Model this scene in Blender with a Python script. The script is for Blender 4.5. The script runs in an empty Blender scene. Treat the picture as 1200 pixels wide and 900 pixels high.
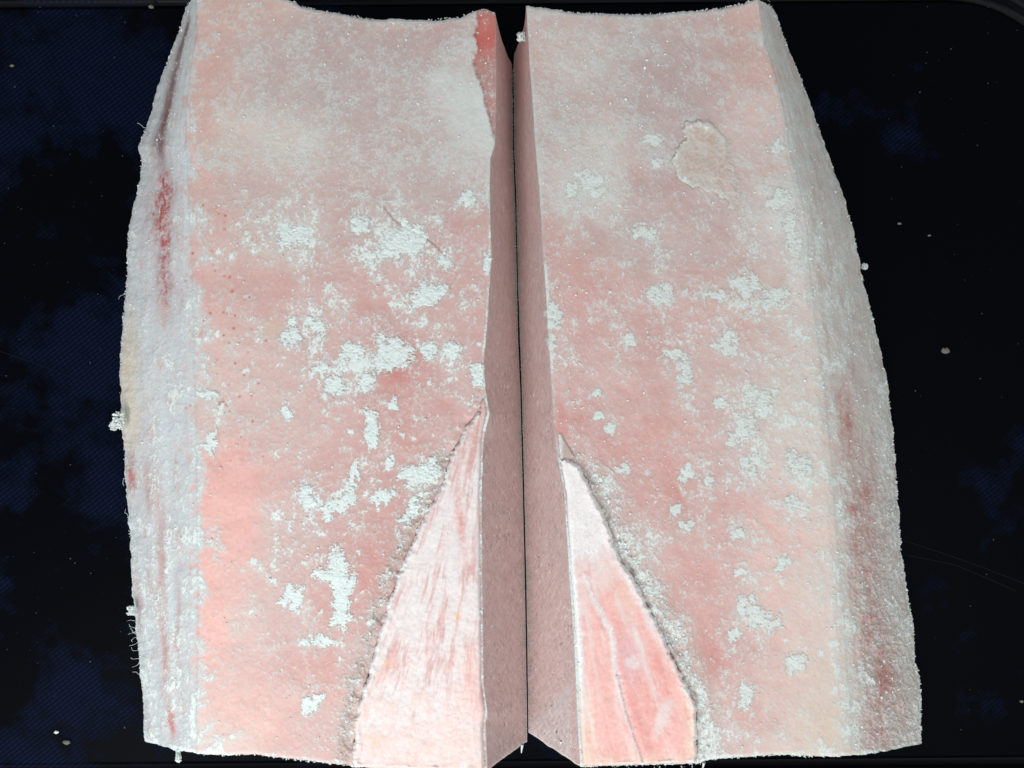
import bpy, math
import numpy as np
from mathutils import Vector

# ------------------------------------------------------------------ camera, light, exposure
scene = bpy.context.scene
COL = scene.collection
D = 0.46            # lens to the top faces of the slabs (m)
H = 0.045           # slab thickness (m)
FPX = 920.0         # focal length measured in pixels of a 1200 px wide picture

cam_data = bpy.data.cameras.new('camera')
cam_data.sensor_width = 36.0
cam_data.lens = 36.0 * FPX / 1200.0
cam_data.clip_start = 0.01
cam_data.clip_end = 50
cam = bpy.data.objects.new('camera', cam_data)
cam.location = (0, 0, D + H)
COL.objects.link(cam)
scene.camera = cam

world = bpy.data.worlds.new('World')
scene.world = world
world.use_nodes = True
world.node_tree.nodes['Background'].inputs[0].default_value = (0.925, 0.965, 0.985, 1)
world.node_tree.nodes['Background'].inputs[1].default_value = 0.49

def area_lamp(name, loc, aim, size, power, color):
    l = bpy.data.lights.new(name, 'AREA')
    l.shape = 'RECTANGLE'; l.size, l.size_y = size
    l.energy = power; l.color = color
    o = bpy.data.objects.new(name, l)
    o.location = loc
    o.rotation_euler = (Vector(aim) - Vector(loc)).to_track_quat('-Z', 'Y').to_euler()
    COL.objects.link(o)
    return o
area_lamp('kitchen_lamp', (-0.34, -0.64, 0.62), (0.0, -0.08, 0.03), (0.60, 0.45), 5.6, (0.95, 1.0, 1.0))
area_lamp('fill_lamp', (0.60, -0.55, 1.4), (0.0, 0.0, 0.0), (0.9, 0.5), 5.0, (0.98, 1.0, 0.98))  # unseen fill light, added to brighten the right block's outer side

vs = scene.view_settings
vs.view_transform = 'Standard'; vs.look = 'None'; vs.exposure = 0.0; vs.gamma = 1.0
vs.use_curve_mapping = False

# ------------------------------------------------------------------ helpers
rng = np.random.default_rng(7)

def s_of(z):                      # metres per picture pixel at height z
    return (D + H - z) / FPX

def W(px, py, z):                 # a spot of the plan at height z -> metres
    s = s_of(z)
    return np.stack(np.broadcast_arrays((px - 600.0) * s, (450.0 - py) * s, z), -1)

def lin(c):
    c = np.asarray(c, float) / 255.0
    return np.where(c <= 0.04045, c / 12.92, ((c + 0.055) / 1.055) ** 2.4)

def grad_noise(x, y, seed):
    r = np.random.default_rng(seed)
    a = r.uniform(0, 2 * np.pi, (256, 256))
    gx, gy = np.cos(a), np.sin(a)
    xi = np.floor(x).astype(int); yi = np.floor(y).astype(int)
    fx = x - xi; fy = y - yi
    u = fx * fx * fx * (fx * (fx * 6 - 15) + 10); v = fy * fy * fy * (fy * (fy * 6 - 15) + 10)
    def dot(ix, iy, dx, dy):
        i = ix & 255; j = iy & 255
        return gx[i, j] * dx + gy[i, j] * dy
    n00 = dot(xi, yi, fx, fy); n10 = dot(xi + 1, yi, fx - 1, fy)
    n01 = dot(xi, yi + 1, fx, fy - 1); n11 = dot(xi + 1, yi + 1, fx - 1, fy - 1)
    return 1.5 * ((n00 * (1 - u) + n10 * u) * (1 - v) + (n01 * (1 - u) + n11 * u) * v)

def fbm(x, y, scale, seed, octaves=4, gain=0.55, sx=1.0, sy=1.0):
    t = np.zeros_like(x, float); a = 1.0; n = 0.0; f = 1.0 / scale
    for k in range(octaves):
        t += a * grad_noise(x * f / sx + 17.3 * k, y * f / sy + 9.1 * k, seed + k * 31)
        n += a * a; a *= gain; f *= 2.03
    return t / math.sqrt(n)

def smooth(e0, e1, x):
    t = np.clip((x - e0) / (e1 - e0), 0, 1)
    return t * t * (3 - 2 * t)

def curve(pts):
    p = np.array(sorted(pts), float)
    return lambda t: np.interp(t, p[:, 0], p[:, 1])

def seg_dist(px, py, pts):        # distance to a polyline
    d = np.full(np.shape(px), 1e9)
    for (x0, y0), (x1, y1) in zip(pts[:-1], pts[1:]):
        dx, dy = x1 - x0, y1 - y0
        t = np.clip(((px - x0) * dx + (py - y0) * dy) / (dx * dx + dy * dy + 1e-9), 0, 1)
        d = np.minimum(d, np.hypot(px - x0 - t * dx, py - y0 - t * dy))
    return d

def inside(px, py, poly):
    c = np.zeros(np.shape(px), bool)
    n = len(poly)
    for i in range(n):
        x0, y0 = poly[i]; x1, y1 = poly[(i + 1) % n]
        if y0 == y1: continue
        cond = ((y0 > py) != (y1 > py)) & (px < (x1 - x0) * (py - y0) / (y1 - y0) + x0)
        c ^= cond
    return c

def poly_sd(px, py, poly):        # signed distance, positive inside
    d = seg_dist(px, py, list(poly) + [poly[0]])
    return np.where(inside(px, py, poly), d, -d)

def make_mesh(name, verts, faces, mat, parent=None, tint=None, frost=None, smooth_shade=True, normals=None):
    verts = np.asarray(verts, np.float32).reshape(-1, 3)
    faces = np.asarray(faces, np.int32)
    k = faces.shape[1]
    me = bpy.data.meshes.new(name)
    me.vertices.add(len(verts)); me.vertices.foreach_set('co', verts.ravel())
    me.loops.add(faces.size); me.loops.foreach_set('vertex_index', faces.ravel())
    me.polygons.add(len(faces))
    me.polygons.foreach_set('loop_start', np.arange(0, faces.size, k, dtype=np.int32))
    me.polygons.foreach_set('loop_total', np.full(len(faces), k, np.int32))
    me.update(calc_edges=True)
    me.polygons.foreach_set('use_smooth', np.full(len(faces), smooth_shade, bool))
    if tint is not None:
        a = me.color_attributes.new('tint', 'FLOAT_COLOR', 'POINT')
        c = np.ones((len(verts), 4), np.float32); c[:, :3] = np.asarray(tint).reshape(-1, 3)
        a.data.foreach_set('color', c.ravel())
    if frost is not None:
        a = me.attributes.new('frost', 'FLOAT', 'POINT')
        a.data.foreach_set('value', np.asarray(frost, np.float32).ravel())
    if normals is not None:
        me.normals_split_custom_set_from_vertices(np.asarray(normals, np.float32).reshape(-1, 3))
    me.materials.append(mat)
    o = bpy.data.objects.new(name, me)
    COL.objects.link(o)
    if parent is not None: o.parent = parent
    return o

def grid_faces(nr, nc, flip=False):
    i = np.arange(nr * nc).reshape(nr, nc)
    a, b, c, d = i[:-1, :-1], i[:-1, 1:], i[1:, 1:], i[1:, :-1]
    f = np.stack([a, b, c, d], -1).reshape(-1, 4)
    return f[:, ::-1] if flip else f

def compact(verts, faces, *attrs):
    used = np.unique(faces)
    m = np.full(len(verts), -1); m[used] = np.arange(len(used))
    return (verts[used], m[faces]) + tuple(a[used] for a in attrs)

def thing(name, label, cat, loc=(0, 0, 0), group=None):
    o = bpy.data.objects.new(name, None)
    o.empty_display_size = 0.02
    o.location = loc
    COL.objects.link(o)
    o['label'] = label; o['category'] = cat
    if group: o['group'] = group
    o['kind'] = 'thing'
    return o

# ------------------------------------------------------------------ materials
class NT:
    def __init__(self, name):
        self.m = bpy.data.materials.new(name); self.m.use_nodes = True
        self.t = self.m.node_tree
        self.b = self.t.nodes['Principled BSDF']
    def n(self, typ, **kw):
        o = self.t.nodes.new(typ)
        for k, v in kw.items(): setattr(o, k, v)
        return o
    def l(self, a, b): self.t.links.new(a, b)
    def noise(self, vec, scale, detail=3, rough=0.6):
        o = self.n('ShaderNodeTexNoise'); o.inputs['Scale'].default_value = scale
        o.inputs['Detail'].default_value = detail; o.inputs['Roughness'].default_value = rough
        self.l(vec, o.inputs['Vector']); return o.outputs['Fac']
    def math(self, op, a, b=None, clamp=False):
        o = self.n('ShaderNodeMath', operation=op, use_clamp=clamp)
        for i, v in enumerate((a, b)):
            if v is None: continue
            if isinstance(v, (int, float)): o.inputs[i].default_value = v
            else: self.l(v, o.inputs[i])
        return o.outputs[0]
    def mix(self, fac, a, b, blend='MIX'):
        o = self.n('ShaderNodeMix', data_type='RGBA', blend_type=blend)
        if isinstance(fac, (int, float)): o.inputs['Factor'].default_value = fac
        else: self.l(fac, o.inputs['Factor'])
        for i, v in ((6, a), (7, b)):
            if isinstance(v, (tuple, list)): o.inputs[i].default_value = v
            else: self.l(v, o.inputs[i])
        return o.outputs[2]
    def remap(self, v, a, b, c=0.0, d=1.0):
        o = self.n('ShaderNodeMapRange'); self.l(v, o.inputs['Value'])
        for i, x in ((1, a), (2, b), (3, c), (4, d)): o.inputs[i].default_value = x
        return o.outputs[0]

def rgb(c): return tuple(lin(c)) + (1.0,)

def flesh_material(name, frost_col, grain=1.0, sss=0.45, bump=0.35, rough=0.5, dust_gain=1.0):
    N = NT(name)
    tc = N.n('ShaderNodeTexCoord').outputs['Object']
    tint = N.n('ShaderNodeAttribute', attribute_name='tint').outputs['Color']
    frost = N.n('ShaderNodeAttribute', attribute_name='frost').outputs['Fac']
    n1 = N.noise(tc, 1500, 2, 0.6)
    n2 = N.noise(tc, 420, 3, 0.6)
    n4 = N.noise(tc, 900, 4, 0.75)
    jit = N.math('ADD', N.math('MULTIPLY', N.math('SUBTRACT', n1, 0.5), 0.75 * grain),
                 N.math('MULTIPLY', N.math('SUBTRACT', n4, 0.5), 0.75 * grain))
    edge = N.math('MULTIPLY', jit, N.math('MULTIPLY', N.remap(frost, 0.12, 0.62, 0.05, 0.75), N.math('SUBTRACT', 1.2, frost)))
    f = N.math('ADD', frost, N.math('MULTIPLY', edge, 2.4), True)
    # single sparkling crystals, more of them where the rime is thicker
    lim = N.math('SUBTRACT', 0.70, N.math('MULTIPLY', frost, 0.10))
    cr = N.math('MULTIPLY', N.remap(N.math('SUBTRACT', n4, lim), 0.0, 0.05), 0.55 * dust_gain)
    f = N.math('ADD', f, cr, True)
    n3 = N.noise(tc, 140, 4, 0.6)
    fr = N.mix(n3, rgb([c * 0.93 for c in frost_col]), rgb(frost_col))
    fr = N.mix(0.16, fr, tint)
    fr = N.mix(N.remap(f, 0.82, 1.0), fr, rgb([min(c + 17, 246) for c in frost_col]))     # thick crust is whiter than thin rime
    base = N.mix(N.math('MULTIPLY', N.math('SUBTRACT', n2, 0.35), 0.55, True), tint, (0.60, 0.42, 0.40, 1), 'MULTIPLY')
    N.l(N.mix(f, base, fr), N.b.inputs['Base Color'])
    N.l(N.remap(f, 0, 1, rough, 0.85), N.b.inputs['Roughness'])
    N.b.inputs['Specular IOR Level'].default_value = 0.35
    if sss:
        N.b.inputs['Subsurface Weight'].default_value = sss
        N.b.inputs['Subsurface Radius'].default_value = (1.0, 0.45, 0.4)
        N.b.inputs['Subsurface Scale'].default_value = 0.0045
    bp = N.n('ShaderNodeBump'); bp.inputs['Strength'].default_value = bump
    bp.inputs['Distance'].default_value = 0.0005
    h = N.math('ADD', N.math('MULTIPLY', n1, N.math('ADD', N.math('MULTIPLY', f, 0.8), 0.25)), N.math('MULTIPLY', f, 0.35))
    N.l(h, bp.inputs['Height']); N.l(bp.outputs[0], N.b.inputs['Normal'])
    return N.m

FROST = (212, 219, 216)
M_flesh = flesh_material('frosted_flesh', FROST, bump=0.2)
M_wedge = flesh_material('frosted_fat', (236, 240, 240), grain=0.7, sss=0.15, bump=0.09)
M_crust = flesh_material('frost_crust', (226, 236, 233), grain=0.6, sss=0.0, bump=0.5)

def sawn_material():
    N = NT('sawn_flesh')
    tc = N.n('ShaderNodeTexCoord').outputs['Object']
    tint = N.n('ShaderNodeAttribute', attribute_name='tint').outputs['Color']
    frost = N.n('ShaderNodeAttribute', attribute_name='frost').outputs['Fac']
    mp = N.n('ShaderNodeMapping', vector_type='TEXTURE'); mp.inputs['Rotation'].default_value = (math.radians(38), 0, 0)
    mp.inputs['Scale'].default_value = (4.0, 9.0, 1.0)
    N.l(tc, mp.inputs['Vector'])
    st = N.noise(mp.outputs[0], 800, 3, 0.6)
    n1 = N.noise(tc, 1700, 2, 0.6)
    c = N.mix(N.remap(st, 0.30, 0.72), tint, (0.80, 0.72, 0.70, 1), 'MULTIPLY')
    fl = N.math('ADD', N.math('MULTIPLY', N.math('GREATER_THAN', n1, 0.66), 0.6), N.math('MULTIPLY', N.remap(st, 0.64, 0.74), 0.35))
    f = N.math('ADD', fl, frost, True)
    N.l(N.mix(f, c, rgb((238, 230, 226))), N.b.inputs['Base Color'])
    N.b.inputs['Roughness'].default_value = 0.62
    N.b.inputs['Specular IOR Level'].default_value = 0.3
    bp = N.n('ShaderNodeBump'); bp.inputs['Strength'].default_value = 0.45; bp.inputs['Distance'].default_value = 0.0005
    N.l(N.math('ADD', N.math('MULTIPLY', st, 0.5), n1), bp.inputs['Height'])
    N.l(bp.outputs[0], N.b.inputs['Normal'])
    return N.m
M_sawn = sawn_material()

def tray_material(name='navy_plastic', spec=0.02, gain=1.0):
    N = NT(name)
    tc = N.n('ShaderNodeTexCoord').outputs['Object']
    a = N.noise(tc, 9, 5, 0.62); b = N.noise(tc, 60, 3, 0.6)
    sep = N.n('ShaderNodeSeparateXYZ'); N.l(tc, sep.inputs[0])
    dry_and_light = N.remap(N.math('SUBTRACT', N.math('ADD', a, N.math('MULTIPLY', b, 0.25)), N.math('MULTIPLY', N.remap(sep.outputs[0], -0.3, 0.25, -0.04, 0.09), 1.0)), 0.64, 0.75)    # dry, scuffed film between wet patches, plus weaker light painted in towards the right
    # woven relief of the plastic
    def wave(ang, sc):
        mp = N.n('ShaderNodeMapping'); mp.inputs['Rotation'].default_value = (0, 0, math.radians(ang)); N.l(tc, mp.inputs['Vector'])
        w = N.n('ShaderNodeTexWave'); w.inputs['Scale'].default_value = sc; w.inputs['Distortion'].default_value = 0.3
        w.inputs['Detail'].default_value = 1
        N.l(mp.outputs[0], w.inputs['Vector']); return w.outputs['Fac']
    w = N.math('MULTIPLY', wave(52, 125), N.math('ADD', 0.5, N.math('MULTIPLY', wave(-30, 90), 0.5)))
    wm = N.math('MULTIPLY', w, dry_and_light)
    speck = N.math('GREATER_THAN', N.noise(tc, 900, 2, 0.7), 0.755)
    col = N.mix(dry_and_light, (0.0012, 0.0017, 0.0032, 1), (0.0018, 0.0034, 0.0115, 1))
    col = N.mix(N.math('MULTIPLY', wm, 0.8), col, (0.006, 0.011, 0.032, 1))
    col = N.mix(N.math('MULTIPLY', speck, 0.35), col, (0.05, 0.055, 0.07, 1))
    N.l(col, N.b.inputs['Base Color'])
    N.l(N.remap(dry_and_light, 0, 1, 0.42, 0.6), N.b.inputs['Roughness'])
    N.b.inputs['Specular IOR Level'].default_value = spec
    bp = N.n('ShaderNodeBump'); bp.inputs['Strength'].default_value = 0.35; bp.inputs['Distance'].default_value = 0.0003
    N.l(N.math('ADD', wm, N.math('MULTIPLY', b, 0.4)), bp.inputs['Height']); N.l(bp.outputs[0], N.b.inputs['Normal'])
    return N.m
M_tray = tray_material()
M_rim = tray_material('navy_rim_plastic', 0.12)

def plain(name, c, rough=0.6, spec=0.3, var=0.15, scale=60):
    N = NT(name)
    tc = N.n('ShaderNodeTexCoord').outputs['Object']
    n = N.noise(tc, scale, 4, 0.6)
    c = np.array(c)
    N.l(N.mix(n, tuple(c * (1 - var)) + (1,), tuple(np.minimum(c * (1 + var), 1)) + (1,)), N.b.inputs['Base Color'])
    N.b.inputs['Roughness'].default_value = rough
    N.b.inputs['Specular IOR Level'].default_value = spec
    return N.m
M_counter = plain('grey_green_laminate', (0.30, 0.35, 0.31), 0.5)
M_crystal = plain('ice_crystal', lin((224, 232, 230)), 0.45, 0.5, 0.08, 300)
M_rime = plain('grey_rime', lin((196, 200, 194)), 0.7, 0.3, 0.15, 300)
M_crumb = plain('meat_crumb', lin((118, 114, 106)), 0.7, 0.3, 0.25, 900)
M_dust = plain('grey_ice_dust', (0.07, 0.075, 0.085), 0.7, 0.3, 0.4, 900)
M_scratch = plain('scratched_plastic', (0.005, 0.008, 0.018), 0.5, 0.1, 0.4, 200)

# ------------------------------------------------------------------ counter and tray
def sheet(name, x0, x1, y0, y1, z, mat):
    return make_mesh(name, [(x0, y0, z), (x1, y0, z), (x1, y1, z), (x0, y1, z)], [(0, 1, 2, 3)], mat, smooth_shade=False)
ct = sheet('counter', -1.2, 1.2, -1.0, 1.0, -0.013, M_counter)
ct['kind'] = 'structure'

TX0, TX1, TY0, TY1, TR = -0.44, 0.363, -0.2415, 0.2435, 0.081
def rrect_loop(off, z, n=18):
    pts = []
    r = TR + off
    for cx, cy, a0 in ((TX1 - TR, TY1 - TR, 0), (TX0 + TR, TY1 - TR, 90), (TX0 + TR, TY0 + TR, 180), (TX1 - TR, TY0 + TR, 270)):
        for k in range(n):
            a = math.radians(a0 + 90.0 * k / (n - 1))
            pts.append((cx + r * math.cos(a), cy + r * math.sin(a), z))
    pts = [(x + (.05 if x > 0 and y < 0 else 0), y, z_) for x, y, z_ in pts]
    if off > .012:      # the lip is wider along the front
        pts = [(x + (.012 if x > 0 and y < 0 else 0), y - (.022 if y < 0 else 0), z_) for x, y, z_ in pts]
    # slight turn of the tray on the counter
    t = math.radians(0.45); c, s = math.cos(t), math.sin(t)
    return [(x * c - y * s, x * s + y * c, z) for x, y, z in pts]
tray = thing('tray', 'dark navy blue plastic tray with a raised rim under both blocks', 'tray')
def loft(name, prof, cap_first=False):
    loops = [rrect_loop(o, z) for o, z in prof]
    n = len(loops[0]); v = [p for lp in loops for p in lp]; f = []
    for i in range(len(loops) - 1):
        for k in range(n):
            f.append((i * n + k, (i + 1) * n + k, (i + 1) * n + (k + 1) % n, i * n + (k + 1) % n))
    me = bpy.data.meshes.new(name)
    if cap_first: f.append(tuple(range(n)))
    me.from_pydata(v, [], f)
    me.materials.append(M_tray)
    o = bpy.data.objects.new(name, me); COL.objects.link(o); o.parent = tray
    return o
loft('base', [(-0.0005, 0.0), (0.0, -0.0003), (0.0012, -0.0028), (0.0030, -0.0035)], True)
rim = loft('rim', [(0.0030, -0.0035), (0.0052, -0.0030), (0.0068, -0.0010), (0.0076, 0.0030), (0.0085, 0.0042), (0.0100, 0.0047),
             (0.0135, 0.0047), (0.0146, 0.0040), (0.0152, 0.0025), (0.0155, -0.0125)])
for p in rim.data.polygons: p.use_smooth = True
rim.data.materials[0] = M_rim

# ------------------------------------------------------------------ slab painting: where each colour and frost layer lies
PAL = dict(
    P=(218, 166, 160), D=(211, 149, 142), M=(220, 179, 173), V=(197, 170, 167), N=(205, 174, 169), Q=(210, 164, 158), S=(238, 190, 181), C=(227, 206, 196),
    O=(217, 177, 167), R=(178, 84, 80), W=(226, 222, 218), G=(196, 190, 186), T=(214, 190, 166), K=(225, 188, 181))
PALL = {k: lin(v) for k, v in PAL.items()}

def field(px, py, ctrl, sig):
    num = np.zeros(px.shape + (3,)); fr = np.zeros(px.shape); den = np.full(px.shape, 1e-9)
    for (x, y, k, f) in ctrl:
        w = np.exp(-((px - x) ** 2 + (py - y) ** 2) / (2 * sig * sig)) + 1e-7 / (1 + ((px - x) ** 2 + (py - y) ** 2) / 1e4)
        num += w[..., None] * PALL[k]; fr += w * f; den += w
    return num / den[..., None], fr / den

LEFT_CTRL = [
 (250,15,'O',.30),(300,15,'O',.40),(400,30,'M',.52),(480,30,'M',.45),(530,35,'M',.5),
 (245,60,'O',.30),(320,60,'M',.5),(400,65,'V',.42),(480,62,'V',.5),(545,65,'M',.75),
 (245,110,'O',.35),(320,110,'M',.52),(380,110,'V',.5),(460,110,'V',.52),(545,115,'W',.85),
 (240,160,'O',.5),(285,165,'C',.75),(350,172,'C',.78),(410,180,'M',.72),(470,150,'M',.55),(510,160,'M',.58),(550,165,'W',.78),
 (240,225,'O',.4),(270,200,'O',.35),(300,225,'M',.48),(350,225,'P',.5),(420,220,'P',.42),(500,215,'M',.55),(555,215,'M',.42),
 (240,290,'K',.4),(295,290,'O',.42),(345,275,'C',.68),(395,290,'P',.42),(470,275,'M',.68),(530,260,'P',.3),(555,300,'P',.28),
 (245,350,'K',.35),(290,345,'P',.22),(330,345,'P',.25),(385,340,'M',.55),(435,350,'P',.42),(500,340,'P',.35),(550,350,'P',.38),
 (250,410,'K',.36),(300,415,'K',.42),(345,410,'P',.40),(400,430,'P',.5),(470,425,'D',.25),(535,420,'P',.35),
 (250,465,'K',.42),(300,480,'K',.34),(350,480,'M',.25),(400,490,'M',.28),(460,470,'D',.14),(500,490,'P',.20),(540,470,'P',.45),
 (270,550,'S',.02),(275,600,'S',.02),(320,540,'M',.3),(360,540,'P',.3),(410,545,'P',.28),(450,540,'D',.16),(490,530,'P',.30),
 (265,650,'S',.08),(330,630,'M',.55),(375,610,'P',.45),(420,620,'P',.25),(455,620,'D',.14),
 (250,700,'S',.10),(295,690,'K',.42),(335,700,'M',.28),(365,700,'P',.18),(420,690,'D',.2),
 (245,750,'S',.12),(290,745,'K',.30),(330,740,'M',.40),(360,760,'P',.2),(410,760,'P',.34),
 (250,800,'K',.35),(300,800,'K',.18),(345,800,'M',.12),(370,790,'D',.10),(405,800,'M',.25),
 (260,850,'S',.12),(300,850,'S',.05),(335,855,'M',.05),(360,845,'P',.04),(390,850,'M',.3),
 (235,878,'C',.6),(290,878,'C',.45),(340,880,'M',.2),(400,885,'M',.35)]
RIGHT_CTRL = [
 (640,25,'M',.58),(700,28,'M',.55),(760,28,'M',.55),(820,25,'M',.5),(868,22,'O',.25),
 (638,60,'O',.4),(680,70,'C',.62),(750,65,'V',.42),(820,65,'V',.40),(868,62,'O',.32),
 (650,110,'M',.72),(700,105,'M',.70),(750,110,'V',.42),(820,110,'V',.30),(880,95,'O',.42),(890,130,'K',.5),
 (650,160,'M',.70),(705,165,'C',.74),(755,165,'M',.6),(790,150,'V',.3),(890,165,'K',.5),
 (650,220,'M',.72),(690,215,'C',.74),(745,210,'M',.26),(800,240,'M',.22),(860,230,'M',.4),(905,200,'O',.4),(915,230,'W',.65),
 (650,285,'P',.12),(700,290,'M',.38),(760,280,'M',.38),(830,290,'M',.35),(895,290,'O',.35),(925,290,'W',.66),
 (655,350,'P',.32),(700,350,'P',.42),(760,360,'M',.35),(830,350,'M',.30),(880,350,'O',.35),(925,345,'C',.6),
 (665,415,'P',.40),(720,420,'P',.36),(775,400,'D',.30),(820,420,'M',.35),(870,420,'M',.42),(905,410,'O',.45),(935,410,'C',.6),
 (675,480,'P',.14),(740,480,'M',.14),(800,475,'M',.32),(860,475,'M',.46),(905,470,'C',.55),(945,470,'C',.6),
 (690,530,'P',.22),(750,540,'P',.12),(810,545,'M',.22),(865,530,'M',.45),(910,520,'C',.35),(950,530,'C',.65),
 (740,590,'P',.40),(790,590,'D',.16),(830,590,'P',.38),(870,590,'M',.5),(910,590,'S',.3),(955,590,'C',.7),
 (760,650,'M',.62),(800,660,'P',.22),(835,650,'P',.16),(875,655,'K',.38),(915,650,'S',.28),(955,650,'C',.55),
 (775,700,'M',.55),(810,710,'P',.08),(840,720,'P',.06),(880,720,'K',.50),(920,715,'S',.12),(955,720,'C',.22),(985,710,'C',.75),
 (790,745,'M',.60),(830,765,'D',.05),(855,775,'D',.08),(890,770,'K',.42),(925,770,'S',.12),(958,775,'C',.10),(985,770,'C',.70),
 (815,810,'M',.62),(850,800,'P',.25),(870,830,'P',.06),(905,815,'K',.25),(940,820,'C',.14),(972,825,'T',.08),(1000,820,'C',.70),
 (840,865,'M',.72),(880,870,'K',.5),(930,870,'C',.40),(975,865,'T',.30),(1010,870,'C',.70)]

LEFT_CTRL = [(x, y, {'M': 'N', 'P': 'Q'}.get(k, k) if y < 300 else k, f) for x, y, k, f in LEFT_CTRL]
RIGHT_CTRL = [(x, y, {'M': 'N', 'P': 'Q'}.get(k, k) if y < 300 else k, f) for x, y, k, f in RIGHT_CTRL]

# big frost clumps that stand proud of the flesh: x, y, half-width, half-height, turn, thickness (mm), solidity
LEFT_CLUMPS = [
 (497,346,30,20,-25,1.2,.75),(529,412,15,15,0,1.4,.95),(503,408,11,15,-20,1.2,.8),(458,413,27,30,25,1.2,.6),(437,501,11,30,4,1.4,.9),
 (397,683,15,62,-7,1.2,.95),(492,556,32,16,-33,1.5,.85),(448,578,16,17,40,1.0,.55),(470,285,34,30,20,.8,.50),(392,452,15,18,10,1.2,.8),
 (412,415,17,20,-30,1.0,.6),(420,262,15,11,0,.9,.75),(462,473,6,8,0,1.0,.9),(361,583,15,15,0,.9,.6),(398,592,30,14,-15,.9,.55),
 (412,560,6,26,15,.8,.7),(335,481,9,9,0,.8,.85),(481,600,9,24,32,1.2,.8),(345,275,24,20,0,.7,.5),(432,300,10,9,0,.8,.7),
 (372,385,20,14,20,.8,.5),(425,448,14,12,0,.8,.6),(377,432,12,10,0,.9,.7),(547,233,12,11,0,.8,.7),(520,305,9,12,30,.7,.6),
 (246,461,14,7,5,1.2,.95),(247,520,6,22,0,.9,.7),(570,310,5,14,0,1.0,.8),(560,440,12,14,0,1.2,.6),(340,390,16,16,0,1.0,.4),
 (345,700,16,20,20,.8,.5),(370,750,22,8,0,.6,.5),(360,830,10,16,25,1.0,.6),(373,820,7,12,30,1.0,.7),(455,540,9,12,20,1.0,.6)]
RIGHT_CLUMPS = [
 (777,343,17,16,0,.9,.7),(872,335,18,20,15,1.1,.65),(649,368,11,18,10,1.1,.7),(647,402,6,12,0,1.0,.7),(803,430,7,24,-4,1.0,.85),
 (700,488,9,6,0,1.0,.8),(714,502,7,9,0,1.0,.75),(732,550,10,8,0,1.0,.7),(804,555,9,13,10,1.0,.75),(831,562,8,9,0,1.0,.8),
 (791,596,11,7,35,1.1,.85),(805,615,9,10,0,1.0,.6),(846,472,10,10,0,.8,.6),(870,505,30,13,-35,.8,.45),(895,470,20,24,20,.8,.5),
 (865,625,12,9,0,1.0,.8),(868,670,10,8,0,1.0,.8),(918,660,16,7,-38,1.0,.8),(905,730,22,10,28,1.0,.55),(880,715,14,24,-25,.9,.5),
 (860,745,9,10,35,.8,.6),(875,815,14,22,20,1.1,.75),(930,775,14,14,-20,1.0,.6),(690,215,26,16,25,.8,.6),(765,163,16,9,5,.8,.8),
 (770,193,7,7,0,.8,.8),(668,222,10,9,0,.8,.8),(912,232,18,14,-25,1.2,.75),(927,275,14,34,-8,1.2,.55),(905,350,26,10,-25,1.0,.6),
 (912,172,9,7,0,1.0,.8),(935,545,20,16,0,1.0,.5),(930,590,14,10,15,.9,.6),(840,345,20,6,0,.7,.55),(850,400,16,20,20,.8,.5),
 (700,460,6,6,0,.8,.7),(755,270,16,14,30,.6,.45),(740,400,9,8,0,.8,.7),(785,415,16,6,5,.7,.6),(885,540,16,18,20,.8,.5)]

def ell(px, py, x, y, a, b, rot):
    t = math.radians(rot); c, s = math.cos(t), math.sin(t)
    dx, dy = px - x, py - y
    return np.hypot((dx * c + dy * s) / a, (-dx * s + dy * c) / b)

# ------------------------------------------------------------------ slab outlines (plan, in picture pixels)
L = dict(
 ridge=curve([(-20,233),(40,233),(90,227),(140,224),(200,228),(300,236),(500,243),(700,243),(900,238)]),
 sil=curve([(-20,226),(0,221),(40,209),(60,200),(95,187),(120,180),(150,170),(172,162),(190,166),(215,163),(245,155),(275,150),(330,148),
            (380,143),(425,141),(450,140),(500,143),(520,145),(550,146),(600,150),(640,153),(680,155),(720,158),(760,162),(800,166),(830,168),(868,171)]),
 edge=curve([(0,579),(15,580),(100,581),(170,580),(185,575),(225,574),(300,576),(370,572),(425,567),(455,569),(485,574),(515,567),(575,565),
             (675,565),(800,567),(835,571),(848,568),(900,570)]),
 foot=curve([(40,595),(67,598),(75,600),(180,601.2),(225,603.2),(400,607.2),(460,609.8),(600,613.2),(680,615),(840,617.6),(870,617.6)]),
 top=curve([(226,-9),(300,-9),(338,-1),(355,8),(400,17),(440,24),(500,24),(540,20),(560,13),(567,11),(581,15)]),
 bot=curve([(236,884),(300,884),(345,890),(400,896),(415,899),(470,901),(570,904)]),
 sil_ends=(8, 868), foot_ends=(74, 868), sgn=1,
 lines=[([(342,468),(322,500),(304,532)],2.2,.5,(232,196,188)),([(352,500),(338,516),(327,530)],2.2,.6,(236,204,196)),([(362,650),(357,720),(358,770),(368,815)],2.6,.55,(238,204,198)),
        ([(450,500),(478,480),(500,468),(530,465)],2.2,.5,(232,196,188)),([(320,548),(360,538),(390,525)],1.8,.5,(232,196,188)),([(315,820),(312,850)],3,.35,(240,204,196)),
        ([(228,15),(270,10),(320,14),(345,8)],2.0,.6,(232,206,188)),([(405,800),(395,850)],2.5,.4,(235,210,205))])
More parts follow.
